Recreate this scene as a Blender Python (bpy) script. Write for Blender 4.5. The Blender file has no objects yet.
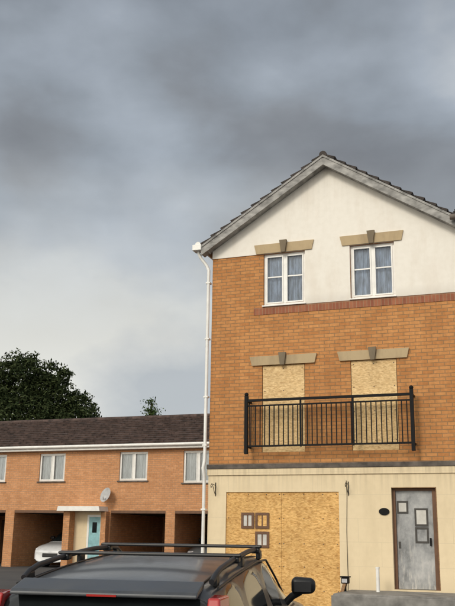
import bpy, bmesh, math, random
from mathutils import Vector, Matrix, Quaternion
random.seed(7)
EYE=1.7
scene=bpy.context.scene
scene.view_settings.view_transform='Standard'
scene.view_settings.look='None'
scene.view_settings.exposure=0
ANG=math.atan2(.349,.937)
U=Vector((math.cos(ANG),-math.sin(ANG),0)); N=Vector((math.sin(ANG),math.cos(ANG),0))

def smooth(t):
    t=max(0,min(1,t)); return t*t*(3-2*t)
def H(x,y):
    return .45*smooth((y-4)/8)+.08*smooth((y-18)/14)

# ---------------------------------------------------------------- materials
class M:
    def __init__(s,name):
        s.m=bpy.data.materials.new(name); s.m.use_nodes=True
        s.t=s.m.node_tree; s.b=s.t.nodes['Principled BSDF']
    def n(s,typ,**kw):
        nd=s.t.nodes.new(typ)
        for k,v in kw.items():
            if k.startswith('_'): setattr(nd,k[1:],v)
            else: nd.inputs[k.replace('__',' ')].default_value=v
        return nd
    def l(s,a,b): s.t.links.new(a,b)
def c4(c): return (c[0],c[1],c[2],1)
def coords(m,scale=(1,1,1)):
    tc=m.n('ShaderNodeTexCoord'); mp=m.n('ShaderNodeMapping'); mp.inputs['Scale'].default_value=scale
    m.l(tc.outputs['Object'],mp.inputs['Vector']); return mp.outputs[0]
def objz(m):
    tc=m.n('ShaderNodeTexCoord'); sp=m.n('ShaderNodeSeparateXYZ'); m.l(tc.outputs['Object'],sp.inputs[0]); return sp.outputs[2]
def maprange(m,src,a,b,c=0,d=1):
    r=m.n('ShaderNodeMapRange'); r.clamp=True
    for i,v in enumerate((a,b,c,d)): r.inputs[i+1].default_value=v
    m.l(src,r.inputs[0]); return r.outputs[0]
def mul(m,a,b):
    x=m.n('ShaderNodeMath',_operation='MULTIPLY'); m.l(a,x.inputs[0])
    if isinstance(b,(int,float)): x.inputs[1].default_value=b
    else: m.l(b,x.inputs[1])
    return x.outputs[0]
def ramp(m,src,stops):
    r=m.n('ShaderNodeValToRGB'); e=r.color_ramp.elements
    while len(e)<len(stops): e.new(.5)
    for i,(p,c) in enumerate(stops): e[i].position=p; e[i].color=c4(c)
    m.l(src,r.inputs[0]); return r.outputs[0]
def noise(m,vec,scale,detail=4,rough=.55):
    n=m.n('ShaderNodeTexNoise'); n.inputs['Scale'].default_value=scale; n.inputs['Detail'].default_value=detail; n.inputs['Roughness'].default_value=rough
    m.l(vec,n.inputs['Vector']); return n.outputs[0]
def mix(m,fac,a,b,bt='MIX'):
    x=m.n('ShaderNodeMix',_data_type='RGBA',_blend_type=bt)
    if isinstance(fac,(int,float)): x.inputs[0].default_value=fac
    else: m.l(fac,x.inputs[0])
    for i,v in ((6,a),(7,b)):
        if isinstance(v,tuple): x.inputs[i].default_value=c4(v)
        else: m.l(v,x.inputs[i])
    return x.outputs[2]
def bump(m,h,dist=.01,st=.5):
    b=m.n('ShaderNodeBump'); b.inputs['Distance'].default_value=dist; b.inputs['Strength'].default_value=st
    m.l(h,b.inputs['Height']); m.l(b.outputs[0],m.b.inputs['Normal'])
def plain(name,col,rough=.5,metal=0,var=.12,ns=6,bm=0.0,scale=(1,1,1),coat=0,spec=.5):
    m=M(name); v=coords(m,scale); n=noise(m,v,ns)
    d=tuple(x*(1-var*2) for x in col); h=tuple(min(1,x*(1+var)) for x in col)
    m.l(ramp(m,n,[(.3,d),(.7,h)]),m.b.inputs['Base Color'])
    m.b.inputs['Roughness'].default_value=rough; m.b.inputs['Metallic'].default_value=metal
    m.b.inputs['Coat Weight'].default_value=coat; m.b.inputs['Specular IOR Level'].default_value=spec
    if bm: bump(m,noise(m,v,ns*6),bm)
    return m.m
def brickmat(name,c1,c2,mortar,dirt=.35):
    m=M(name); tc=m.n('ShaderNodeTexCoord'); sp=m.n('ShaderNodeSeparateXYZ'); m.l(tc.outputs['Object'],sp.inputs[0])
    ad=m.n('ShaderNodeMath',_operation='ADD'); m.l(sp.outputs[0],ad.inputs[0]); m.l(sp.outputs[1],ad.inputs[1])
    cb=m.n('ShaderNodeCombineXYZ'); m.l(ad.outputs[0],cb.inputs[0]); m.l(sp.outputs[2],cb.inputs[1])
    br=m.n('ShaderNodeTexBrick'); m.l(cb.outputs[0],br.inputs['Vector'])
    for k,v in (('Scale',1),('Mortar Size',.0085),('Mortar Smooth',.2),('Brick Width',.225),('Row Height',.075),('Bias',-.1)): br.inputs[k].default_value=v
    br.inputs['Color1'].default_value=c4(c1); br.inputs['Color2'].default_value=c4(c2); br.inputs['Mortar'].default_value=c4(mortar)
    big=noise(m,coords(m,(1,1,.7)),.9,5)
    fine=noise(m,coords(m),14,3)
    x=mix(m,.6,br.outputs['Color'],ramp(m,fine,[(.3,(.74,.72,.70)),(.7,(1.1,1.07,1.04))]),'MULTIPLY')
    x=mix(m,dirt*1.4,x,ramp(m,big,[(.3,(.76,.73,.70)),(.65,(1.05,1.03,1.0))]),'MULTIPLY')
    st=noise(m,coords(m,(3,3,.25)),1.5,4)
    x=mix(m,dirt,x,ramp(m,st,[(.4,(.76,.73,.71)),(.6,(1,1,1))]),'MULTIPLY')
    m.l(x,m.b.inputs['Base Color']); m.b.inputs['Roughness'].default_value=.9; m.b.inputs['Specular IOR Level'].default_value=.25
    inv=m.n('ShaderNodeMath',_operation='SUBTRACT'); inv.inputs[0].default_value=1; m.l(br.outputs['Fac'],inv.inputs[1])
    ad2=m.n('ShaderNodeMath',_operation='ADD'); m.l(inv.outputs[0],ad2.inputs[0]); m.l(fine,ad2.inputs[1])
    bump(m,ad2.outputs[0],.006,.6)
    return m.m
BRICK=brickmat('buff_brick',(.60,.29,.11),(.48,.21,.075),(.33,.20,.10))
BRICK2=brickmat('buff_brick_carports',(.66,.34,.17),(.54,.26,.12),(.44,.28,.175),.28)
def soldier():
    m=M('red_soldier_brick'); v=coords(m)
    br=m.n('ShaderNodeTexBrick'); tc=m.n('ShaderNodeTexCoord'); sp=m.n('ShaderNodeSeparateXYZ'); m.l(tc.outputs['Object'],sp.inputs[0])
    cb=m.n('ShaderNodeCombineXYZ'); m.l(sp.outputs[0],cb.inputs[0]); m.l(sp.outputs[2],cb.inputs[1]); m.l(cb.outputs[0],br.inputs['Vector'])
    for k,vv in (('Scale',1),('Mortar Size',.007),('Brick Width',.075),('Row Height',.225),('Bias',0)): br.inputs[k].default_value=vv
    br.offset=0
    br.inputs['Color1'].default_value=(.38,.145,.075,1); br.inputs['Color2'].default_value=(.27,.09,.05,1); br.inputs['Mortar'].default_value=(.33,.20,.12,1)
    x=mix(m,.7,br.outputs['Color'],ramp(m,noise(m,v,5,5),[(.3,(.7,.68,.66)),(.7,(1.08,1.06,1.04))]),'MULTIPLY')
    m.l(x,m.b.inputs['Base Color']); m.b.inputs['Roughness'].default_value=.9; return m.m
SOLD=soldier()
def render_mat(name,base,dirtc,amt,blocks=False,joint=.88,zt=None,zb=None):
    m=M(name); v=coords(m)
    n1=noise(m,coords(m,(2.2,2.2,.6)),1.1,7,.62); n2=noise(m,v,9,5)
    x=mix(m,ramp(m,n1,[(.48,(0,0,0)),(.80,(amt,amt,amt))]),base,dirtc)
    x=mix(m,.4,x,ramp(m,n2,[(.3,(.90,.89,.87)),(.6,(1,1,1))]),'MULTIPLY')
    if blocks:
        tc=m.n('ShaderNodeTexCoord'); sp=m.n('ShaderNodeSeparateXYZ'); m.l(tc.outputs['Object'],sp.inputs[0])
        cb=m.n('ShaderNodeCombineXYZ'); m.l(sp.outputs[0],cb.inputs[0]); m.l(sp.outputs[2],cb.inputs[1])
        br=m.n('ShaderNodeTexBrick'); m.l(cb.outputs[0],br.inputs['Vector'])
        for k,vv in (('Scale',1),('Mortar Size',.005),('Brick Width',.92),('Row Height',.46)): br.inputs[k].default_value=vv
        x=mix(m,br.outputs['Fac'],x,tuple(c*joint for c in base))
    stk=ramp(m,noise(m,coords(m,(9,9,.35)),1.6,5,.6),[(.44,(0,0,0)),(.66,(1,1,1))])
    z=objz(m)
    if zt is not None:
        k=mul(m,mul(m,maprange(m,z,zt[0],zt[1]),stk),zt[2]); x=mix(m,k,x,tuple(c*.5 for c in dirtc))
    if zb is not None:
        k=mul(m,mul(m,maprange(m,z,zb[0],zb[1],1,0),n2),zb[2]); x=mix(m,k,x,tuple(c*.55 for c in dirtc))
    m.l(x,m.b.inputs['Base Color']); m.b.inputs['Roughness'].default_value=.85; m.b.inputs['Specular IOR Level'].default_value=.25
    bump(m,n2,.004,.4); return m.m
REND=render_mat('weathered_white_render',(.82,.78,.715),(.66,.58,.49),.55,zt=(6.6,8.3,.15),zb=(4.97,5.2,.5))
CREAM=render_mat('cream_block_render',(.76,.63,.43),(.56,.45,.29),.5,True,.88,zt=(.85,1.4,.3),zb=(-1.3,-.6,.7))
STONE=render_mat('stone_lintel',(.47,.36,.22),(.25,.185,.12),.85)
KEY=render_mat('weathered_keystone',(.20,.16,.11),(.10,.08,.06),.8)
def osbmat(name,pale=0.0):
    m=M(name)
    v=coords(m,(1,1,1))
    cols=None
    for k,(sc,rot) in enumerate(((20,.5),(23,-.9),(21,1.4),(30,2.3))):
        tc=m.n('ShaderNodeTexCoord'); mp=m.n('ShaderNodeMapping'); mp.inputs['Rotation'].default_value=(0,rot,0); mp.inputs['Scale'].default_value=(.8,.5,2.2)
        m.l(tc.outputs['Object'],mp.inputs['Vector'])
        vo=m.n('ShaderNodeTexVoronoi'); vo.inputs['Scale'].default_value=sc; vo.inputs['Randomness'].default_value=1; m.l(mp.outputs[0],vo.inputs['Vector'])
        s=m.n('ShaderNodeSeparateColor'); m.l(vo.outputs['Color'],s.inputs[0])
        p=pale
        def L(a,b): return tuple(x*(1-p)+y*p for x,y in zip(a,b))
        c=ramp(m,s.outputs[0],[(0,L((.32,.15,.04),(.44,.30,.15))),(.35,L((.62,.355,.12),(.70,.52,.29))),(1,L((.90,.60,.26),(.92,.76,.49)))])
        cols=c if cols is None else mix(m,.40,cols,c)
    big=noise(m,v,1.3,5)
    cols=mix(m,.7,cols,ramp(m,big,[(.35,(.78,.75,.70)),(.65,(1.1,1.08,1.04))]),'MULTIPLY')
    m.l(cols,m.b.inputs['Base Color']); m.b.inputs['Roughness'].default_value=.75; m.b.inputs['Specular IOR Level'].default_value=.25
    return m.m
OSB=osbmat('osb_board'); OSBP=osbmat('osb_board_pale',.6)
UPVC=plain('white_upvc',(.80,.79,.76),.35,var=.05)
GREYB=plain('weathered_bargeboard',(.34,.33,.315),.75,var=.3,ns=4,bm=.002,scale=(1,1,2))
TILE=plain('dark_roof_tile',(.048,.038,.034),.85,var=.3,ns=5,bm=.006)
TILE2=plain('brown_roof_tile',(.085,.055,.047),.85,var=.35,ns=4,bm=.006)
LEAD=plain('lead_band',(.12,.10,.085),.8,var=.3,ns=5)
BLACK=plain('black_paint',(.008,.008,.009),.6,spec=.15)
GLBLK=plain('black_plastic',(.010,.010,.011),.45)
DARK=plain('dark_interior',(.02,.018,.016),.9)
def steel():
    m=M('scuffed_steel_door'); v=coords(m,(1,1,.7))
    a=noise(m,v,3.2,7,.65); b=noise(m,coords(m,(8,8,1.2)),3,5,.6)
    x=ramp(m,a,[(.34,(.17,.175,.18)),(.48,(.30,.305,.31)),(.6,(.40,.40,.40)),(.72,(.50,.49,.48))])
    k=mul(m,ramp(m,b,[(.54,(0,0,0)),(.66,(1,1,1))]),maprange(m,objz(m),.4,-.8,.05,.6))
    x=mix(m,k,x,(.60,.57,.53))
    m.l(x,m.b.inputs['Base Color']); m.b.inputs['Roughness'].default_value=.55; m.b.inputs['Metallic'].default_value=.15; return m.m
STEEL=steel()
BROWN=plain('brown_board',(.15,.075,.04),.7)
PAPER=plain('paper_notice',(.60,.58,.54),.8,var=.1)
TAPE=plain('dark_tape',(.05,.045,.04),.6)
CONC=plain('concrete',(.24,.23,.215),.9,var=.25,ns=4,bm=.004)
WOOD=plain('timber',(.30,.17,.08),.8,var=.25,scale=(1,1,8))
BLUE=plain('pale_blue_door_paint',(.24,.46,.50),.4)
CURT=plain('blue_curtain',(.56,.64,.76),.9,var=.25,ns=6,scale=(3,1,.5))
NET=plain('net_curtain',(.70,.71,.70),.9,var=.15,ns=9,scale=(3,1,.3))
DISH=plain('grey_dish',(.42,.42,.42),.5)
BARK=plain('bark',(.09,.06,.04),.95,bm=.02)
RED=plain('red_lamp_lens',(.42,.02,.015),.15,var=.05,coat=1)
AMBER=plain('amber_lamp_lens',(.7,.25,.03),.15,coat=1)
CLEAR=plain('headlamp_lens',(.6,.6,.62),.08,coat=1)
RUBB=plain('rubber',(.02,.02,.02),.85)
ALLOY=plain('alloy',(.5,.5,.5),.35,metal=.8)
CHROME=plain('rail_aluminium',(.02,.02,.023),.5,metal=.1)
def carpaint():
    m=M('dark_car_paint'); v=coords(m)
    d=noise(m,v,5,8,.7); f=noise(m,v,90,2)
    m.l(ramp(m,d,[(.35,(.050,.056,.066)),(.7,(.085,.088,.092))]),m.b.inputs['Base Color'])
    m.b.inputs['Metallic'].default_value=.3
    m.l(ramp(m,d,[(.3,(.30,.30,.30)),(.7,(.50,.50,.50))]),m.b.inputs['Roughness'])
    m.b.inputs['Coat Weight'].default_value=.4; m.b.inputs['Coat Roughness'].default_value=.10
    bump(m,f,.0004,.25); return m.m
PAINTD=carpaint()
PAINTW=plain('silver_car_paint',(.66,.67,.68),.3,metal=.1,var=.04,coat=1)
PAINTN=plain('grey_car_paint',(.16,.17,.18),.3,metal=.3,var=.04,coat=1)
CGLASS=plain('car_glass',(.012,.015,.016),.06,var=.05,coat=.2)
def glassmat():
    m=M('window_glass'); t=m.t
    tr=t.nodes.new('ShaderNodeBsdfTransparent'); gl=t.nodes.new('ShaderNodeBsdfGlossy'); gl.inputs['Roughness'].default_value=.03
    tr.inputs[0].default_value=(.90,.94,.98,1)
    mx=t.nodes.new('ShaderNodeMixShader'); fr=t.nodes.new('ShaderNodeFresnel'); fr.inputs[0].default_value=1.8
    t.links.new(fr.outputs[0],mx.inputs[0]); t.links.new(tr.outputs[0],mx.inputs[1]); t.links.new(gl.outputs[0],mx.inputs[2])
    t.links.new(mx.outputs[0],t.nodes['Material Output'].inputs[0]); return m.m
GLASS=glassmat()
def asphalt():
    m=M('asphalt'); v=coords(m)
    a=noise(m,v,60,3); b=noise(m,v,.4,5)
    x=ramp(m,b,[(.3,(.045,.045,.047)),(.7,(.085,.083,.08))])
    x=mix(m,.5,x,ramp(m,a,[(.3,(.6,.6,.6)),(.7,(1.3,1.3,1.3))]),'MULTIPLY')
    m.l(x,m.b.inputs['Base Color']); m.b.inputs['Roughness'].default_value=.85; bump(m,a,.004,.6); return m.m
ASPH=asphalt()
def leafmat(name,a,b):
    m=M(name); g=m.n('ShaderNodeNewGeometry')
    c=ramp(m,g.outputs['Random Per Island'],[(0,a),(1,b)])
    m.l(c,m.b.inputs['Base Color']); m.b.inputs['Roughness'].default_value=.8
    m.b.inputs['Specular IOR Level'].default_value=.1
    return m.m
LEAF=leafmat('tree_leaves',(.012,.022,.008),(.062,.078,.030))
LEAF2=leafmat('conifer_leaves',(.02,.045,.012),(.09,.13,.035))

# ---------------------------------------------------------------- helpers
def link(o,parent=None):
    scene.collection.objects.link(o)
    if parent: o.parent=parent
    return o
def empty(name,loc,rotz=0,rot=None):
    e=bpy.data.objects.new(name,None); scene.collection.objects.link(e); e.location=loc
    e.rotation_euler=rot if rot else (0,0,rotz); e.empty_display_size=.2; return e
def mesh(name,vs,fs,mat,parent=None,smooth_=False):
    me=bpy.data.meshes.new(name); me.from_pydata([tuple(v) for v in vs],[],fs); me.update()
    mats=mat if isinstance(mat,list) else [mat]
    for m in mats: me.materials.append(m)
    if smooth_:
        for p in me.polygons: p.use_smooth=True
    o=bpy.data.objects.new(name,me); return link(o,parent)
BF=[(0,1,2,3),(7,6,5,4),(0,4,5,1),(1,5,6,2),(2,6,7,3),(3,7,4,0)]
def bverts(x0,x1,y0,y1,z0,z1):
    return [(x0,y0,z0),(x0,y1,z0),(x1,y1,z0),(x1,y0,z0),(x0,y0,z1),(x0,y1,z1),(x1,y1,z1),(x1,y0,z1)]
def boxes(name,lst,mat,parent=None,bevel=0):
    vs=[];fs=[]
    for b in lst:
        k=len(vs); vs+=bverts(*b); fs+=[tuple(i+k for i in f) for f in BF]
    o=mesh(name,vs,fs,mat,parent)
    if bevel:
        m=o.modifiers.new('b','BEVEL'); m.width=bevel; m.segments=2; m.limit_method='ANGLE'
    return o
def box(name,x0,x1,y0,y1,z0,z1,mat,parent=None,bevel=0): return boxes(name,[(x0,x1,y0,y1,z0,z1)],mat,parent,bevel)
def prism(name,poly,y0,y1,mat,parent=None):
    n=len(poly); vs=[(p[0],y0,p[1]) for p in poly]+[(p[0],y1,p[1]) for p in poly]
    fs=[tuple(range(n)),tuple(range(2*n-1,n-1,-1))]+[(i,i+n,(i+1)%n+n,(i+1)%n) for i in range(n)]
    return mesh(name,vs,fs,mat,parent)
def tube(name,pts,r,mat,parent=None,res=4,bez=False,cap=True):
    c=bpy.data.curves.new(name,'CURVE'); c.dimensions='3D'; c.bevel_depth=r; c.bevel_resolution=res; c.use_fill_caps=cap
    s=c.splines.new('POLY'); s.points.add(len(pts)-1)
    for i,p in enumerate(pts): s.points[i].co=(p[0],p[1],p[2],1)
    c.materials.append(mat); o=bpy.data.objects.new(name,c); return link(o,parent)
def wall(name,x0,x1,z0,z1,holes,mat,parent,y=0,depth=.12):
    xs=sorted(set([x0,x1]+[h[0] for h in holes]+[h[1] for h in holes])); zs=sorted(set([z0,z1]+[h[2] for h in holes]+[h[3] for h in holes]))
    xs=[x for x in xs if x0<=x<=x1]; zs=[z for z in zs if z0<=z<=z1]
    vs=[];fs=[]
    def q(a,b,c,d):
        k=len(vs); vs.extend([a,b,c,d]); fs.append((k,k+1,k+2,k+3))
    for i in range(len(xs)-1):
        for j in range(len(zs)-1):
            cx=(xs[i]+xs[i+1])/2; cz=(zs[j]+zs[j+1])/2
            if any(h[0]<cx<h[1] and h[2]<cz<h[3] for h in holes): continue
            q((xs[i],y,zs[j]),(xs[i+1],y,zs[j]),(xs[i+1],y,zs[j+1]),(xs[i],y,zs[j+1]))
    for a,b,c,d in holes:
        q((a,y,c),(a,y+depth,c),(b,y+depth,c),(b,y,c)); q((a,y,d),(b,y,d),(b,y+depth,d),(a,y+depth,d))
        q((a,y,c),(a,y,d),(a,y+depth,d),(a,y+depth,c)); q((b,y,c),(b,y+depth,c),(b,y+depth,d),(b,y,d))
    return mesh(name,vs,fs,mat,parent)
def tiled(name,p0,a,b,n,mat,parent,lift=.045):
    p0=Vector(p0);a=Vector(a);b=Vector(b); nm=a.cross(b).normalized()
    if nm.z<0: nm=-nm
    vs=[];fs=[]
    cols=max(1,int(a.length/.33))
    for i in range(n):
        l0=p0+b*(i/n); l1=p0+b*((i+1)/n)
        for j in range(cols):
            jit=random.uniform(-.010,.010); g=.004; sl_=b.normalized()*random.uniform(-.012,.012)
            s0=a*(j/cols)+a.normalized()*g; s1=a*((j+1)/cols)-a.normalized()*g
            k=len(vs)
            vs+= [l0+s0-nm*.01+sl_,l0+s1-nm*.01+sl_,l0+s1+nm*(lift+jit)+sl_,l0+s0+nm*(lift+jit)+sl_,l1+s1+nm*.008,l1+s0+nm*.008]
            fs+= [(k,k+1,k+2,k+3),(k+3,k+2,k+4,k+5),(k,k+3,k+5),(k+1,k+4,k+2)]
    k=len(vs); vs+=[p0-nm*.012,p0+a-nm*.012,p0+a+b-nm*.012,p0+b-nm*.012]; fs.append((k,k+1,k+2,k+3))
    return mesh(name,vs,fs,mat,parent)
def window(name,x0,x1,z0,z1,parent,y=.05,bars=True,curt=CURT,mull=(.5,),barz=.55,mw=.03):
    f=.05; L=[]
    L+=[(x0,x1,y,y+.06,z0,z0+f),(x0,x1,y,y+.06,z1-f,z1),(x0,x0+f,y,y+.06,z0+f,z1-f),(x1-f,x1,y,y+.06,z0+f,z1-f)]
    ed=[x0+f]
    for m in mull:
        c=x0+(x1-x0)*m; L.append((c-mw,c+mw,y,y+.06,z0+f,z1-f)); ed+=[c-mw,c+mw]
    ed.append(x1-f)
    for i in range(0,len(ed),2):
        a,b=ed[i],ed[i+1]; s=.032
        L+=[(a,b,y-.012,y+.045,z0+f,z0+f+s),(a,b,y-.012,y+.045,z1-f-s,z1-f),(a,a+s,y-.012,y+.045,z0+f+s,z1-f-s),(b-s,b,y-.012,y+.045,z0+f+s,z1-f-s)]
        if bars:
            zc=z0+(z1-z0)*barz; L.append((a+s,b-s,y+.005,y+.03,zc-.016,zc+.016))
    boxes(name+'_frame',L,UPVC,parent,.004)
    mesh(name+'_glass',[(x0+f,y+.032,z0+f),(x1-f,y+.032,z0+f),(x1-f,y+.032,z1-f),(x0+f,y+.032,z1-f)],[(0,1,2,3)],GLASS,parent)
    vs=[];fs=[]; n=48; w=x1-x0
    ph=random.uniform(0,6); gap=random.uniform(.035,.08)
    for i in range(n+1):
        xx=x0+.02+(w-.04)*i/n; yy=y+.10+.018*math.sin(i*1.7+ph)+.012*math.sin(i*.7+ph)
        vs+=[(xx,yy,z0),(xx,yy,z1)]
    for i in range(n):
        if abs((i+.5)/n-.5)<(gap if curt is CURT else gap*.5): continue
        fs.append((2*i,2*i+2,2*i+3,2*i+1))
    mesh(name+'_curtain',vs,fs,curt,parent)
    box(name+'_room',x0,x1,y+.5,y+.55,z0-.1,z1+.1,DARK,parent)

# ---------------------------------------------------------------- ground
ys=[-150,-60,-20,-5,0,3]+[4+i*.5 for i in range(24)]+[17,18,20,23,26,29,32,36,50,90,180,400]
xs=[-400,-150,-60,-25,-12,-6,0,6,12,25,60,150,400]
vs=[(x,y,H(x,y)) for y in ys for x in xs]; nx=len(xs)
fs=[(j*nx+i,j*nx+i+1,(j+1)*nx+i+1,(j+1)*nx+i) for j in range(len(ys)-1) for i in range(nx-1)]
g=mesh('ground',vs,fs,ASPH,None,True)

# ---------------------------------------------------------------- main house
hp=N*17.67+U*(-6.984+.03)
house=empty('brick_house',(hp.x,hp.y,EYE),-ANG)
G=-1.32
XR=11.2
WZ=(5.0,6.2); W=[(1.22,2.18),(3.18,4.14),(6.9,7.86),(8.86,9.82)]
holes=[(a,b,*WZ) for a,b in W]
FD=[(1.20,2.15),(3.14,4.10),(6.9,7.86),(8.86,9.82)]
holes+=[(a,b,1.80,3.66) for a,b in FD]
wall('brick_upper_wall',0,XR,1.56,6.5,holes,BRICK,house)
door=(3.90,4.78,-.87,1.06); gar=(.41,2.84,G-.2,.98)
wall('cream_ground_wall',0,XR,G-.3,1.42,[door,gar,(6.2,8.6,G-.2,.98),(9.6,10.5,-.87,1.06)],CREAM,house,depth=.22)
box('string_course',-.03,XR,-.05,.1,1.46,1.56,LEAD,house,.01)
box('string_course_stone',-.02,XR,-.03,.1,1.33,1.458,CREAM,house)
def qd(name,a,b,z0,z1,mat): 
    return mesh(name,[(a[0],a[1],z0),(b[0],b[1],z0),(b[0],b[1],z1),(a[0],a[1],z1)],[(0,1,2,3)],mat,house)
qd('left_side_wall',(0,9),(0,0),G-.3,6.5,BRICK); qd('rear_wall',(XR,9),(0,9),G-.3,6.5,BRICK); qd('right_side_wall',(XR,0),(XR,9),G-.3,6.5,BRICK)
PK=(2.68,8.32); SL=.64
def rz(x): return PK[1]-.20-SL*abs(x-PK[0])
prism('gable_render',[(-.002,6.2),(5.36,6.2),(5.36,rz(5.36)),(2.68,rz(2.68)),(-.002,rz(0))],-.022,.0,REND,house)
prism('render_between_windows',[(2.18,4.97),(3.18,4.97),(3.18,6.2),(2.18,6.2)],-.022,.0,REND,house)
prism('render_right',[(4.14,4.97),(6.9,4.97),(6.9,6.2),(4.14,6.2)],-.022,.0,REND,house)
prism('render_right_upper',[(5.36,6.2),(XR,6.2),(XR,6.5),(5.36,6.5)],-.022,.0,REND,house)
box('soldier_course',1.0,XR,-.012,.0,4.80,4.968,SOLD,house)
for i,(a,b) in enumerate(W[:4]):
    window('upper_window_%d'%(i+1),a,b,*WZ,house)
    box('sill_%d'%(i+1),a-.02,b+.02,-.05,.05,4.972,4.999,UPVC,house,.004)
def lintel(i,c,z,w,h=.215):
    hw=w/2
    prism('lintel_%d'%i,[(c-hw+.0,z),(c+hw,z),(c+hw+.05,z+h),(c-hw-.05,z+h)],-.05,.02,STONE,house)
    prism('keystone_%d'%i,[(c-.045,z-.02),(c+.045,z-.02),(c+.085,z+h+.05),(c-.085,z+h+.05)],-.11,-.048,KEY,house)
for i,(a,b) in enumerate(W): lintel(i+1,(a+b)/2,6.202,1.28)
for i,(a,b) in enumerate(FD): lintel(i+5,(a+b)/2+ (0),3.662,1.40,.20)
for i,(a,b) in enumerate(FD):
    box('osb_board_%d'%(i+1),a+.012,b-.012,.01,.03,1.80,3.65,OSBP,house)
    box('board_backing_%d'%(i+1),a,b,.06,.07,1.80,3.66,DARK,house)
    boxes('osb_board_screws_%d'%(i+1),[(x-.009,x+.009,.004,.012,z-.009,z+.009) for x in (a+.06,(a+b)/2,b-.06) for z in (2.0,2.6,3.1,3.58)],LEAD,house)
L=[(gar[0],1.62,.03,.048,G,.98),(1.625,2.84,.032,.05,G,.98)]
boxes('osb_garage_boarding',L,OSB,house)
boxes('osb_garage_boarding_far',[(6.2,8.6,.03,.05,G,.98)],OSB,house)
boxes('board_screws',[(x-.008,x+.008,.022,.032,z-.008,z+.008) for x in (.46,.9,1.3,1.58,1.67,2.1,2.5,2.79) for z in (-.95,-.5,-.05,.45,.93)],LEAD,house)
P=[(.75,1.03,.24,.56),(1.06,1.36,.24,.56),(1.06,1.36,-.14,.18)]
for i,(a,b,c,d) in enumerate(P):
    boxes('board_patch_frame_%d'%i,[(a,b,.004,.03,c,c+.05),(a,b,.004,.03,d-.05,d),(a,a+.05,.004,.03,c+.05,d-.05),(b-.05,b,.004,.03,c+.05,d-.05)],BROWN,house)
    boxes('board_patch_pane_%d'%i,[(a+.05,b-.05,.018,.03,c+.05,d-.05)],PAPER if i!=1 else OSB,house)
    boxes('board_patch_bar_%d'%i,[((a+b)/2-.012,(a+b)/2+.012,.010,.017,c+.05,d-.05)],BROWN,house)
box('steel_door',3.96,4.68,.15,.18,-.86,1.0,STEEL,house)
boxes('door_frame',[(3.90,3.96,.10,.2,-.87,1.06),(4.68,4.78,.10,.2,-.87,1.06),(3.96,4.68,.10,.2,1.0,1.06)],BROWN,house)
boxes('door_reveal_lining',[(4.765,4.779,.0,.1,-.87,1.06),(3.9,4.78,.0,.1,1.045,1.059)],WOOD,house)
for i,(a,b,c,d) in enumerate([(3.98,4.20,.56,.80),(4.32,4.58,.32,.66),(4.32,4.58,.0,.30)]):
    t=.035
    boxes('door_notice_border_%d'%i,[(a,b,.135,.149,c,c+t),(a,b,.135,.149,d-t,d),(a,a+t,.135,.149,c+t,d-t),(b-t,b,.135,.149,c+t,d-t)],TAPE,house)
    if i!=2: box('door_notice_%d'%i,a+t,b-t,.14,.149,c+t,d-t,PAPER,house)
box('door_handle',4.60,4.63,.10,.15,-.05,.1,BLACK,house,.005)
box('door_lock_plate',3.99,4.03,.135,.15,-.1,.02,TAPE,house)
box('far_door',9.6,10.5,.15,.2,-.87,1.06,UPVC,house)
vs=[(3.75+.105*math.cos(t*math.pi/12),-.02,.59+.07*math.sin(t*math.pi/12)) for t in range(24)]+[(3.75+.105*math.cos(t*math.pi/12),.0,.59+.07*math.sin(t*math.pi/12)) for t in range(24)]
mesh('oval_house_plaque',vs,[tuple(range(24))]+[(i,i+24,(i+1)%24+24,(i+1)%24) for i in range(24)],BLACK,house)
for i,(x,z) in enumerate(((.17,1.12),(3.04,1.12))):
    tube('basket_bracket_arm_%d'%i,[(x,-.01,z),(x,-.24,z+.02),(x+.0,-.29,z-.02),(x,-.27,z-.06),(x,-.24,z-.04)],.007,BLACK,house)
    tube('basket_bracket_post_%d'%i,[(x,-.012,z+.06),(x,-.012,z-.22)],.008,BLACK,house)
    tube('basket_bracket_brace_%d'%i,[(x,-.012,z-.20),(x,-.07,z-.15),(x,-.13,z-.07),(x,-.19,z)],.006,BLACK,house)
tube('wall_cable',[(3.0,-.01,1.2),(3.01,-.012,.9),(2.99,-.01,.2),(3.0,-.012,-.7),(2.98,-.01,G)],.005,BLACK,house)
# balcony
B0,B1,BT,BB,BY=.95,4.42,2.86,1.88,-.30
L=[(B0,B1,BY-.026,BY+.026,BT-.026,BT+.026),(B0,B1,BY-.014,BY+.014,BB,BB+.036),(B0,B1,BY-.014,BY+.014,BT-.13,BT-.10)]
for x in (B0,B1): L+=[(x-.035,x+.035,BY-.035,BY+.035,BB-.14,BT+.10)]
for x in (B0,B1):
    L+=[(x-.02,x+.02,BY+.035,0,BT-.02,BT+.02),(x-.014,x+.014,BY+.035,0,BB,BB+.036)]
    for k in range(1,3): L.append((x-.009,x+.009,BY+k*.1-.009,BY+k*.1+.009,BB+.036,BT-.02))
n=34
for i in range(1,n):
    x=B0+(B1-B0)*i/n; L.append((x-.010,x+.010,BY-.010,BY+.010,BB+.036,BT-.13))
for x in ((B0+B1)/2-.55,(B0+B1)/2+.55): L.append((x-.017,x+.017,BY-.017,BY+.017,BB-.01,BT-.026))
boxes('balcony_railing',L,BLACK,house)
for x in (B0,B1):
    o=mesh('finial',[],[],BLACK,house); bm=bmesh.new(); bmesh.ops.create_uvsphere(bm,u_segments=12,v_segments=8,radius=.045); bm.to_mesh(o.data); bm.free(); o.location=(x,BY,BT+.13)
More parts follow.
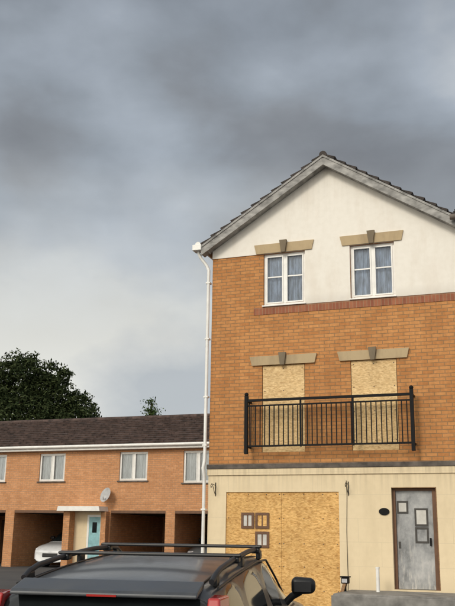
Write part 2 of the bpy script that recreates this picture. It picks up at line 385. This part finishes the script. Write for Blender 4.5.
# roof
OH=-.28; D=9.3; HWD=2.86
RISE=SL*HWD
tiled('roof_left',(PK[0]-HWD,OH,PK[1]-RISE),(0,D,0),(HWD,0,RISE),12,TILE,house,.06)
tiled('roof_right',(PK[0]+HWD,OH,PK[1]-RISE),(0,D,0),(-HWD,0,RISE),12,TILE,house,.06)
tube('ridge_tiles',[(PK[0],OH+.0,PK[1]-.01),(PK[0],D,PK[1]-.01)],.085,TILE,house)
def rake(name,s,y0,y1,t0,t1,mat,L0=2.87):
    return prism(name,[(PK[0],PK[1]-t1),(PK[0],PK[1]-t0),(PK[0]+s*L0,PK[1]-t0-SL*L0),(PK[0]+s*L0,PK[1]-t1-SL*L0)] if s>0 else
        [(PK[0],PK[1]-t0),(PK[0],PK[1]-t1),(PK[0]-L0,PK[1]-t1-SL*L0),(PK[0]-L0,PK[1]-t0-SL*L0)],y0,y1,mat,house)
for s in (-1,1):
    rake('bargeboard_%d'%s,s,OH+.01,OH+.035,.018,.25,GREYB)
    rake('bargeboard_trim_%d'%s,s,OH-.008,OH+.008,.018,.07,GREYB)
    rake('soffit_%d'%s,s,OH+.036,-.022,.20,.225,GREYB)
boxes('eaves_boxes',[(-.20,-.04,OH+.036,-.03,6.32,6.46)],GREYB,house)
tiled('roof_neighbour',(5.40,-.36,6.50),(XR+.3-5.40,0,0),(0,4.86,2.6),16,TILE,house)
tiled('roof_neighbour_back',(5.62,9.3,6.42),(XR+.3-5.62,0,0),(0,-4.8,2.6),16,TILE,house)
box('fascia_right',5.56,XR,-.26,-.235,6.24,6.46,GREYB,house)
box('soffit_right',5.56,XR,-.235,-.022,6.24,6.26,GREYB,house)
tube('gutter_right',[(5.36,-.40,6.46),(XR,-.40,6.46)],.06,LEAD,house)
tube('gutter_left',[(-.27,OH+.0,6.50),(-.27,D,6.50)],.065,UPVC,house)
boxes('gutter_end_fascia',[(-.20,-.17,OH+.02,D-.1,6.36,6.53)],UPVC,house)
tube('downpipe',[(-.29,-.16,6.48),(-.29,-.16,6.32),(-.25,-.12,6.22),(-.12,-.08,6.04),(-.065,-.08,5.92),(-.065,-.08,1.72),(-.065,-.09,1.62),(-.075,-.14,1.48),(-.065,-.09,1.32),(-.065,-.08,1.2),(-.065,-.08,G+.1)],.036,UPVC,house)
boxes('pipe_hopper',[(-.40,-.18,-.30,-.06,6.36,6.50)],UPVC,house,.015)
boxes('pipe_clips',[(-.115,-.015,-.12,.0,z,z+.035) for z in (5.6,4.3,3.0,1.95,.6)],UPVC,house)
box('door_landing',3.05,6.0,-1.5,-.002,G-.2,-.90,CONC,house,.015)
box('landing_edge',3.03,6.0,-1.56,-1.502,G-.2,-.93,CONC,house,.01)

def hw(x,y,z): return hp+U*x+N*y+Vector((0,0,EYE+z))
e=empty('marker_post',hw(3.68,-.5,-.9),-ANG)
tube('post',[(0,0,0),(0,0,.42)],.035,UPVC,e); tube('post_cap',[(0,0,.42),(0,0,.45)],.042,UPVC,e)
e=empty('garden_light',hw(3.1,-.7,-.9),-ANG)
tube('stem',[(0,0,0),(0,0,.14)],.02,BLACK,e); box('lamp_head',-.07,.07,-.07,.07,.14,.25,BLACK,e,.015); box('lamp_cap',-.09,.09,-.09,.09,.25,.275,BLACK,e,.01); box('lamp_glass',-.05,.05,-.074,-.0705,.16,.23,CLEAR,e)
e=empty('timber_plank',hw(2.93,-.75,G),-ANG); 
b=box('plank',-.03,.03,-.07,.07,0,.62,WOOD,e,.004); b.rotation_euler=(-.1,.28,0)

# ---------------------------------------------------------------- carport building
gp=N*31.4
cp=empty('carport_house',(gp.x,gp.y,EYE),-ANG)
CG=-1.19; XL=-29; XE=-9.0; TOP=.95; EV=3.55
ops=[(-28.0,-25.6),(-24.9,-21.3),(-20.87,-18.42),(-16.45,-14.1),(-13.70,-11.4),(-11.0,-9.4)]
wins=[(-27.5,-26.3,2.2,3.32),(-22.65,-21.45,2.2,3.32),(-19.84,-18.64,2.2,3.32),(-16.17,-14.94,2.2,3.32),(-13.41,-12.2,2.1,3.32)]
wall('brick_front_wall',XL,XE,CG-.3,EV,[(a,b,CG-.2,TOP) for a,b in ops]+wins,BRICK2,cp,depth=.15)
for i,w_ in enumerate(wins):
    window('window_%d'%i,*w_,cp,y=.05,bars=False,curt=NET,mull=(.5,),mw=.045)
    box('sill_%d'%i,w_[0]-.06,w_[1]+.06,-.05,.05,w_[2]-.05,w_[2]-.001,LEAD,cp)
for i,(a,b) in enumerate(ops):
    box('opening_lintel_%d'%i,a,b,-.008,.1,TOP-.001,TOP+.10,BROWN,cp)
    for x in (a,b):
        mesh('bay_wall',[(x,.15,CG-.3),(x,5,CG-.3),(x,5,TOP+.2),(x,.15,TOP+.2)],[(0,1,2,3)],BRICK2,cp)
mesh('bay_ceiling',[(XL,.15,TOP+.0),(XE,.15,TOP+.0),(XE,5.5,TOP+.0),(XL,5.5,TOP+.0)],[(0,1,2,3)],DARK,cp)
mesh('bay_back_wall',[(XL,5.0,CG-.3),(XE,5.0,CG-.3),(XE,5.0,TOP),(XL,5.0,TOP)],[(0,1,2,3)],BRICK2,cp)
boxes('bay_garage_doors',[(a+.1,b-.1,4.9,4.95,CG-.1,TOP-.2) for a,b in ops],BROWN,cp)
mesh('end_walls',[(XL,0,CG-.3),(XL,6,CG-.3),(XL,6,EV),(XL,0,EV),(XE,0,CG-.3),(XE,6,CG-.3),(XE,6,EV),(XE,0,EV),(XL,3,5.0),(XE,3,5.0)],[(0,1,2,8,3),(4,5,6,9,7)],BRICK2,cp)
mesh('back_wall',[(XL,6,CG-.3),(XE,6,CG-.3),(XE,6,EV),(XL,6,EV)],[(0,1,2,3)],BRICK2,cp)
tiled('roof_front',(XL-.2,-.3,EV+.08),(XE-XL+.4,0,0),(0,3.3,1.45),13,TILE2,cp,.07)
tiled('roof_back',(XL-.2,6.3,EV+.08),(XE-XL+.4,0,0),(0,-3.3,1.45),13,TILE2,cp,.07)
tube('ridge',[(XL-.2,3,EV+1.55),(XE+.2,3,EV+1.55)],.09,TILE2,cp)
box('fascia',XL-.2,XE+.2,-.27,-.245,EV-.14,EV+.06,UPVC,cp)
box('soffit',XL-.2,XE+.2,-.244,-.002,EV-.14,EV-.12,UPVC,cp)
tube('gutter',[(XL-.2,-.33,EV+.0),(XE+.2,-.33,EV+.0)],.06,UPVC,cp)
box('porch_panel',-18.05,-16.72,-.03,-.002,CG,TOP+.05,CREAM,cp)
box('porch_pier',-18.3,-18.02,-.45,-.031,CG,TOP+.05,BRICK2,cp)
box('porch_pier_r',-16.72,-16.5,-.3,-.003,CG,TOP+.05,BRICK2,cp)
prism('porch_canopy',[(-18.45,TOP+.06),(-16.55,TOP+.06),(-16.6,TOP+.24),(-18.40,TOP+.24)],-.75,-.001,UPVC,cp)
box('front_door',-17.35,-16.85,-.06,-.031,CG+.05,TOP-.15,BLUE,cp)
boxes('door_surround',[(-17.43,-17.35,-.07,-.031,CG,TOP-.07),(-16.85,-16.77,-.07,-.031,CG,TOP-.07),(-17.35,-16.85,-.07,-.031,TOP-.15,TOP-.07)],UPVC,cp)
box('door_glass',-17.2,-17.0,-.065,-.061,.2,.6,CGLASS,cp)
R=.27
vs=[(0,0,0)];fs=[]
for r in range(1,6):
    for k in range(24):
        rr=R*r/5; vs.append((rr*math.cos(k*math.pi/12),-rr*rr*.9,rr*1.1*math.sin(k*math.pi/12)))
for k in range(24): fs.append((0,1+k,1+(k+1)%24))
for r in range(4):
    for k in range(24): fs.append((1+r*24+k,1+(r+1)*24+k,1+(r+1)*24+(k+1)%24,1+r*24+(k+1)%24))
sd=mesh('satellite_dish',vs,fs,DISH,cp,True); sd.location=(-16.55,-.25,1.62); sd.rotation_euler=(-.35,0,-.35)
tube('dish_arm',[(-16.55,0,1.5),(-16.55,-.25,1.5),(-16.5,-.6,1.45),(-16.5,-.62,1.55)],.015,DISH,cp)

# ---------------------------------------------------------------- cars
def build_car(name,paint,loc,heading,pitch,rails=True):
    e=empty(name,loc); e.rotation_mode='XYZ'
    Rm=Matrix.Rotation(heading,4,'Z')@Matrix.Rotation(-pitch,4,'Y'); e.rotation_euler=Rm.to_euler('XYZ')
    S=[(0.00,.80,.86,.70,.90,.62,.92,.94),
       (0.07,.86,.91,.75,.96,.67,.99,1.01),
       (0.20,.88,.92,.77,.97,.655,1.19,1.22),
       (0.32,.885,.93,.785,.975,.64,1.355,1.395),
       (0.37,.885,.935,.79,.98,.64,1.395,1.435),
       (0.50,.89,.935,.79,.98,.64,1.412,1.458),
       (1.05,.895,.935,.80,.98,.645,1.425,1.475),
       (1.14,.895,.935,.80,.98,.645,1.427,1.477),
       (1.92,.895,.925,.80,.97,.645,1.42,1.472),
       (2.02,.895,.925,.80,.97,.645,1.417,1.468),
       (2.62,.895,.915,.80,.96,.63,1.37,1.425),
       (2.72,.895,.91,.80,.955,.62,1.345,1.40),
       (3.38,.89,.90,.79,.945,.68,.985,1.02),
       (3.48,.89,.885,.77,.93,.66,.955,.985),
       (4.05,.87,.82,.74,.85,.6,.87,.90),
       (4.33,.80,.70,.68,.73,.5,.75,.77),
       (4.46,.68,.55,.6,.58,.4,.60,.61)]
    def ring(s):
        x,hw_,zb,hg,zg,hr,zr,zc=s
        return [(x,0,.2),(x,hw_-.08,.2),(x,hw_,.32),(x,hw_+.005,.62),(x,hw_-.02,zb),(x,hg,zg),(x,hr,zr),(x,hr-.1,zr+(zc-zr)*.62),(x,0,zc)]
    vs=[];fs=[];mi=[]; K=9; idx=[]
    for s in S:
        r=ring(s); a=[];b=[]
        for k,p in enumerate(r):
            vs.append(p); a.append(len(vs)-1)
        for k,p in enumerate(r):
            if k in (0,K-1): b.append(a[k])
            else: vs.append((p[0],-p[1],p[2])); b.append(len(vs)-1)
        idx.append((a,b))
    n=len(S)
    for i in range(n-1):
        for side in (0,1):
            A=idx[i][side];B=idx[i+1][side]
            for k in range(K-1):
                f=(A[k],B[k],B[k+1],A[k+1]); 
                if side: f=f[::-1]
                m=0
                if k==5 and i in (5,7,9,11) : m=1
                if k in (6,7) and i in (1,2): m=1
                if k in (6,7) and i==11: m=1
                if k<2: m=2
                fs.append(f); mi.append(m)
    for end in (0,n-1):
        A,B=idx[end]
        for k in range(K-1):
            f=[A[k],A[k+1],B[k+1],B[k]]
            f=[q for j,q in enumerate(f) if q not in f[:j]]
            if end: f=f[::-1]
            fs.append(tuple(f)); mi.append(0)
    o=mesh('body',vs,fs,[paint,CGLASS,RUBB],e,True)
    for p,m in zip(o.data.polygons,mi): p.material_index=m
    bm=bmesh.new(); bm.from_mesh(o.data); bmesh.ops.recalc_face_normals(bm,faces=bm.faces[:])
    cl=bm.edges.layers.float.get('crease_edge') or bm.edges.layers.float.new('crease_edge')
    for ed in bm.edges:
        ms={f.material_index for f in ed.link_faces}
        if len(ms)>1: ed[cl]=.55
    bm.to_mesh(o.data); bm.free()
    sm=o.modifiers.new('s','SUBSURF'); sm.levels=3; sm.render_levels=3
    for sgn in (1,-1):
        tube('belt_trim',[(x,sgn*y,z) for x,y,z in ((.56,.80,.975),(1.1,.812,.975),(2,.812,.967),(3.1,.808,.955))],.010,GLBLK,e)
        tube('gutter_trim',[(x,sgn*y,z) for x,y,z in ((.5,.64,1.405),(1.1,.647,1.42),(2.0,.647,1.415),(2.6,.635,1.37),(3.0,.66,1.19),(3.3,.69,1.02))],.009,GLBLK,e)
        pts=[(-.015,.70,.78,.13),(.03,.69,.95,.11),(.12,.675,1.12,.10),(.26,.66,1.38,.07)]
        v=[];f=[]
        for (x,y,z,w) in pts:
            v+=[(x,sgn*(y-w/2),z),(x,sgn*(y+w/2),z),(x+.16,sgn*(y+w/2+.03),z),(x+.16,sgn*(y-w/2),z)]
        for q in range(len(pts)-1):
            for j in range(4): f.append((q*4+j,q*4+(j+1)%4,q*4+4+(j+1)%4,q*4+4+j))
        f+=[(0,1,2,3),(12,13,14,15)]
        tl=mesh('tail_lamp',v,f,RED,e); bv=tl.modifiers.new('b','BEVEL'); bv.width=.012; bv.segments=3
        mm=bmesh.new(); bmesh.ops.create_cube(mm,size=1); me=bpy.data.meshes.new('mirror'); 
        for vv in mm.verts:
            vv.co.x*=.15 if vv.co.y*sgn<0 else .11; vv.co.y*=.20; vv.co.z*=.145 if vv.co.y*sgn<0 else .12
        mm.to_mesh(me); mm.free(); me.materials.append(GLBLK)
        mo=bpy.data.objects.new('door_mirror',me); link(mo,e); mo.location=(2.78,sgn*.93,1.15)
        ss=mo.modifiers.new('b','BEVEL'); ss.width=.045; ss.segments=5
        for p in me.polygons: p.use_smooth=True
        box('mirror_glass',2.695,2.704,sgn*.93-.07,sgn*.93+.07,1.11,1.19,CHROME,e)
        tube('mirror_arm',[(2.80,sgn*.77,1.0),(2.80,sgn*.83,1.06),(2.78,sgn*.90,1.10)],.03,GLBLK,e)
        box('headlamp',4.18,4.36,sgn*.62-.12,sgn*.62+.12,.60,.74,CLEAR,e,.03)
        for wx in (.80,3.50):
            tube('tyre',[(wx,sgn*.68,.31),(wx,sgn*.90,.31)],.31,RUBB,e,res=10)
            tube('wheel',[(wx,sgn*.80,.31),(wx,sgn*.908,.31)],.20,ALLOY,e,res=8)
            tube('wheel_arch',[(wx,sgn*.70,.33),(wx,sgn*.899,.33)],.36,GLBLK,e,res=10)
        for hx in (1.25,2.15): box('door_handle',hx,hx+.16,sgn*.895-.012,sgn*.895+.012,.80,.83,paint,e,.008)
        for dx in (1.98,1.1,3.0): tube('door_gap',[(dx,sgn*.885,.90),(dx,sgn*.902,.6),(dx,sgn*.90,.35)],.004,GLBLK,e)
        tube('roof_seam',[(x,sgn*.545,z) for x,z in ((.42,1.428),(.7,1.441),(1.1,1.452),(1.6,1.453),(2.0,1.444),(2.4,1.416),(2.6,1.396))],.006,GLBLK,e)
    sp=prism('tailgate_spoiler',[(.225,1.375),(.42,1.41),(.44,1.45),(.25,1.41),(.225,1.395)],-.57,.57,paint,e); b=sp.modifiers.new('b','BEVEL'); b.width=.008; b.segments=3
    box('brake_lamp',.221,.23,-.09,.09,1.378,1.390,RED,e)
    tube('rear_wiper',[(.06,0,1.02),(.11,.1,1.08),(.09,.35,1.05)],.008,GLBLK,e)
    tube('tailgate_gap',[(-.0,.60,.5),(-.003,.62,.9)],.004,GLBLK,e); tube('tailgate_gap_r',[(-.0,-.60,.5),(-.003,-.62,.9)],.004,GLBLK,e)
    box('number_plate',-.02,-.002,-.26,.26,.60,.71,AMBER if rails else PAPER,e,.004)
    box('rear_bumper',-.06,.2,-.80,.80,.30,.52,paint,e,.05)
    box('front_grille',4.36,4.47,-.35,.35,.40,.55,GLBLK,e,.02)
    if rails:
        for sgn in (1,-1):
            pts=[(.50,.60,1.43),(.60,.605,1.462),(.74,.607,1.482),(1.2,.61,1.496),(1.8,.61,1.494),(2.2,.607,1.478),(2.42,.60,1.450),(2.52,.597,1.405)]
            tube('roof_rail',[(x,sgn*y,z+.010) for x,y,z in pts],.018,CHROME,e,res=5)
            for x,z in ((.60,1.40),(1.55,1.42),(2.42,1.39)): box('rail_foot',x-.05,x+.05,sgn*.603-.018,sgn*.603+.018,z,z+.07,GLBLK,e,.01)
        for x,z in ((1.25,1.516),(2.2,1.498)):
            box('cross_bar',x-.03,x+.03,-.66,.66,z,z+.022,GLBLK,e,.01)
            for sgn in (1,-1): box('bar_clamp',x-.04,x+.04,sgn*.61-.035,sgn*.61+.035,z-.04,z+.002,GLBLK,e,.012)
    return e
Rr=(-.73,5.22)
hd=math.radians(90-10.6)
build_car('parked_estate_car',PAINTD,(Rr[0],Rr[1],-.02),hd,math.radians(4.4))
def cw(x,y): return gp+U*x+N*y
p=cw(-19.2,.25+4.4); build_car('parked_car',PAINTW,(p.x,p.y,H(0,p.y-3)),-math.pi/2-ANG,0,False)
p=cw(-12.8,.9+4.4); build_car('parked_car.001',PAINTN,(p.x,p.y,H(0,p.y-3)),-math.pi/2-ANG,0,False)

# ---------------------------------------------------------------- trees
def tree(name,base,h0,blobs,nleaf,leaf,mat,seed):
    rnd=random.Random(seed); e=empty(name,base)
    top=max(b[2]+b[3] for b in blobs)
    def limb(pts,rs):
        vs=[];fs=[];k=8
        for p,r in zip(pts,rs):
            for j in range(k): vs.append((p[0]+r*math.cos(j*2*math.pi/k),p[1]+r*math.sin(j*2*math.pi/k),p[2]))
        for i in range(len(pts)-1):
            for j in range(k): fs.append((i*k+j,i*k+(j+1)%k,(i+1)*k+(j+1)%k,(i+1)*k+j))
        mesh('limb',vs,fs,BARK,e,True)
    limb([(0,0,-.3),(.05,0,h0*.5),(0,.1,h0),(.1,0,top*.75)],[.32,.24,.19,.07])
    for b in blobs:
        limb([(0,0,h0*.8),(b[0]*.5,b[1]*.5,(h0+b[2])/2),(b[0],b[1],b[2])],[.14,.09,.03])
    vs=[];fs=[]
    tot=sum(b[3]**2 for b in blobs)
    for b in blobs:
        m=int(nleaf*b[3]**2/tot)
        ncl=max(6,m//45)
        cl=[]
        for _ in range(ncl):
            d=Vector((rnd.gauss(0,1),rnd.gauss(0,1),rnd.gauss(0,1))).normalized()*b[3]*(rnd.uniform(.45,1.08))
            cl.append((Vector(b[:3])+Vector((d.x,d.y,d.z*.85)),rnd.uniform(.13,.34)*max(.6,b[3]/1.5)))
        for _ in range(m):
            c,r=rnd.choice(cl)
            p=c+Vector((rnd.gauss(0,r),rnd.gauss(0,r),rnd.gauss(0,r*.7)))
            a=Vector((rnd.gauss(0,1),rnd.gauss(0,1),rnd.gauss(0,1))).normalized(); bb=a.orthogonal().normalized()
            s=leaf*rnd.uniform(.6,1.4); k=len(vs)
            vs+=[p-a*s,p+bb*s*.5,p+a*s,p-bb*s*.5]; fs.append((k,k+1,k+2,k+3))
    mesh('foliage',vs,fs,mat,e)
    return e
ty=46
tree('broadleaf_tree',(-11.0,ty,.5),3,[(0,0,7.4,2.0),(1.6,.3,8.2,1.3),(-1.6,.2,8.7,1.5),(.1,0,9.6,1.35),(2.8,0,6.7,1.25),(-3.2,0,7.6,1.7),(2.9,.3,8.0,1.05),(-2.6,0,9.5,1.0),(.8,-.6,5.8,1.5),(-2,-.5,5.6,1.6),(1.9,0,9.4,.9),(3.5,0,7.1,.8)],52000,.09,LEAF,3)
tree('conifer_tree',(-3.95,ty,.5),3,[(0,0,8.15,.16),(0,0,7.7,.28),(0,0,7.1,.42),(0,0,6.3,.55),(.1,0,5,.7)],5500,.06,LEAF2,5)
tree('broadleaf_tree.001',(-21,ty+6,.5),3,[(0,0,6.2,2.4),(1.8,0,6.8,1.6),(-2,0,6.5,1.8),(0,0,8.4,1.3)],9000,.16,LEAF,9)
rnd=random.Random(4); vs=[];fs=[]
for side in range(9000):
    a=rnd.uniform(0,2*math.pi); rr=rnd.gauss(150,4); hgt=rnd.uniform(0,1)*(5+2.5*math.sin(a*9)+1.5*math.sin(a*23))
    p=Vector((rr*math.cos(a),rr*math.sin(a),hgt)); k=len(vs); s=rnd.uniform(1.2,2.6)
    q=Vector((rnd.gauss(0,1),rnd.gauss(0,1),rnd.gauss(0,1))).normalized(); w=q.orthogonal().normalized()
    vs+=[p-q*s,p+w*s,p+q*s,p-w*s]; fs.append((k,k+1,k+2,k+3))
mesh('distant_treeline',vs,fs,LEAF)

# ---------------------------------------------------------------- sky & sun
SE=math.radians(32); SAZ=Vector((-.55,-.83,0)).normalized()
sd_=Vector((SAZ.x*math.cos(SE),SAZ.y*math.cos(SE),math.sin(SE)))
w=bpy.data.worlds.new('World'); scene.world=w; w.use_nodes=True; t=w.node_tree
class WM(M):
    def __init__(s,t): s.t=t
m=WM(t); bg=t.nodes['Background']
sky=m.n('ShaderNodeTexSky',_sky_type='NISHITA'); sky.sun_disc=False; sky.sun_elevation=SE; sky.sun_rotation=math.atan2(SAZ.x,SAZ.y)
sk=mix(m,1.0,sky.outputs[0],(.08,.08,.08),'MULTIPLY')
tc=m.n('ShaderNodeTexCoord'); gen=tc.outputs['Generated']
mp=m.n('ShaderNodeMapping'); mp.inputs['Scale'].default_value=(1,1,1.6); mp.inputs['Location'].default_value=(5.1,1.7,.35); m.l(gen,mp.inputs['Vector'])
n1=m.n('ShaderNodeTexNoise'); n1.inputs['Scale'].default_value=3.1; n1.inputs['Detail'].default_value=8; n1.inputs['Roughness'].default_value=.46; n1.inputs['Distortion'].default_value=.15; m.l(mp.outputs[0],n1.inputs['Vector'])
cl=ramp(m,n1.outputs[0],[(.32,(.205,.215,.23)),(.44,(.27,.29,.315)),(.51,(.335,.375,.42)),(.59,(.42,.47,.53)),(.70,(.62,.655,.68))])
n3=m.n('ShaderNodeTexNoise'); n3.inputs['Scale'].default_value=8; n3.inputs['Detail'].default_value=6; n3.inputs['Roughness'].default_value=.5; m.l(mp.outputs[0],n3.inputs['Vector'])
cl=mix(m,.8,cl,ramp(m,n3.outputs[0],[(.34,(.90,.90,.905)),(.66,(1.10,1.095,1.09))]),'MULTIPLY')
sp=m.n('ShaderNodeSeparateXYZ'); m.l(gen,sp.inputs[0])
tp=ramp(m,sp.outputs[2],[(.30,(1.12,1.12,1.11)),(.58,(.80,.80,.81))])
cl=mix(m,1.0,cl,tp,'MULTIPLY')
el=ramp(m,sp.outputs[2],[(.0,(1,1,1)),(.17,(.95,.95,.95)),(.25,(.68,.68,.68)),(.42,(0,0,0))])
az=m.n('ShaderNodeVectorMath',_operation='DOT_PRODUCT'); m.l(gen,az.inputs[0]); az.inputs[1].default_value=(-.75,.66,0)
azr=ramp(m,az.outputs['Value'],[(.35,(.5,.5,.5)),(.72,(1,1,1))])
el=mix(m,1.0,el,azr,'MULTIPLY')
n2=m.n('ShaderNodeTexNoise'); n2.inputs['Scale'].default_value=5.0; n2.inputs['Detail'].default_value=6; n2.inputs['Roughness'].default_value=.48; m.l(mp.outputs[0],n2.inputs['Vector'])
hz=ramp(m,n2.outputs[0],[(.36,(.52,.55,.57)),(.50,(.70,.71,.69)),(.60,(.86,.85,.78))])
c=mix(m,el,cl,hz)
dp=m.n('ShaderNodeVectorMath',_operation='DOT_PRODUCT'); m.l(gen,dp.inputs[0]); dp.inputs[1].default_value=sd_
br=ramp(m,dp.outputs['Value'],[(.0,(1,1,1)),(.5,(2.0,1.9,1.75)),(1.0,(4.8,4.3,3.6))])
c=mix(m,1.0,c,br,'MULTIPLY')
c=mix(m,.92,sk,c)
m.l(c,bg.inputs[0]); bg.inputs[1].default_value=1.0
sl=bpy.data.lights.new('sun','SUN'); sl.energy=1.5; sl.angle=math.radians(16); sl.color=(1,.93,.80)
so=bpy.data.objects.new('sun',sl); link(so); so.rotation_euler=sd_.to_track_quat('Z','Y').to_euler(); so.location=(-10,-10,20)

# ---------------------------------------------------------------- camera
cam=bpy.data.cameras.new('camera'); co=bpy.data.objects.new('camera',cam); link(co)
co.location=(0,0,EYE); cam.sensor_fit='VERTICAL'; cam.sensor_height=24; cam.sensor_width=18; cam.lens=24*870/606
cam.clip_end=2000; cam.clip_start=.05
co.rotation_euler=(Matrix.Rotation(math.radians(90+15.24),3,'X')@Matrix.Rotation(math.radians(.9),3,'Z')).to_euler()
scene.camera=co
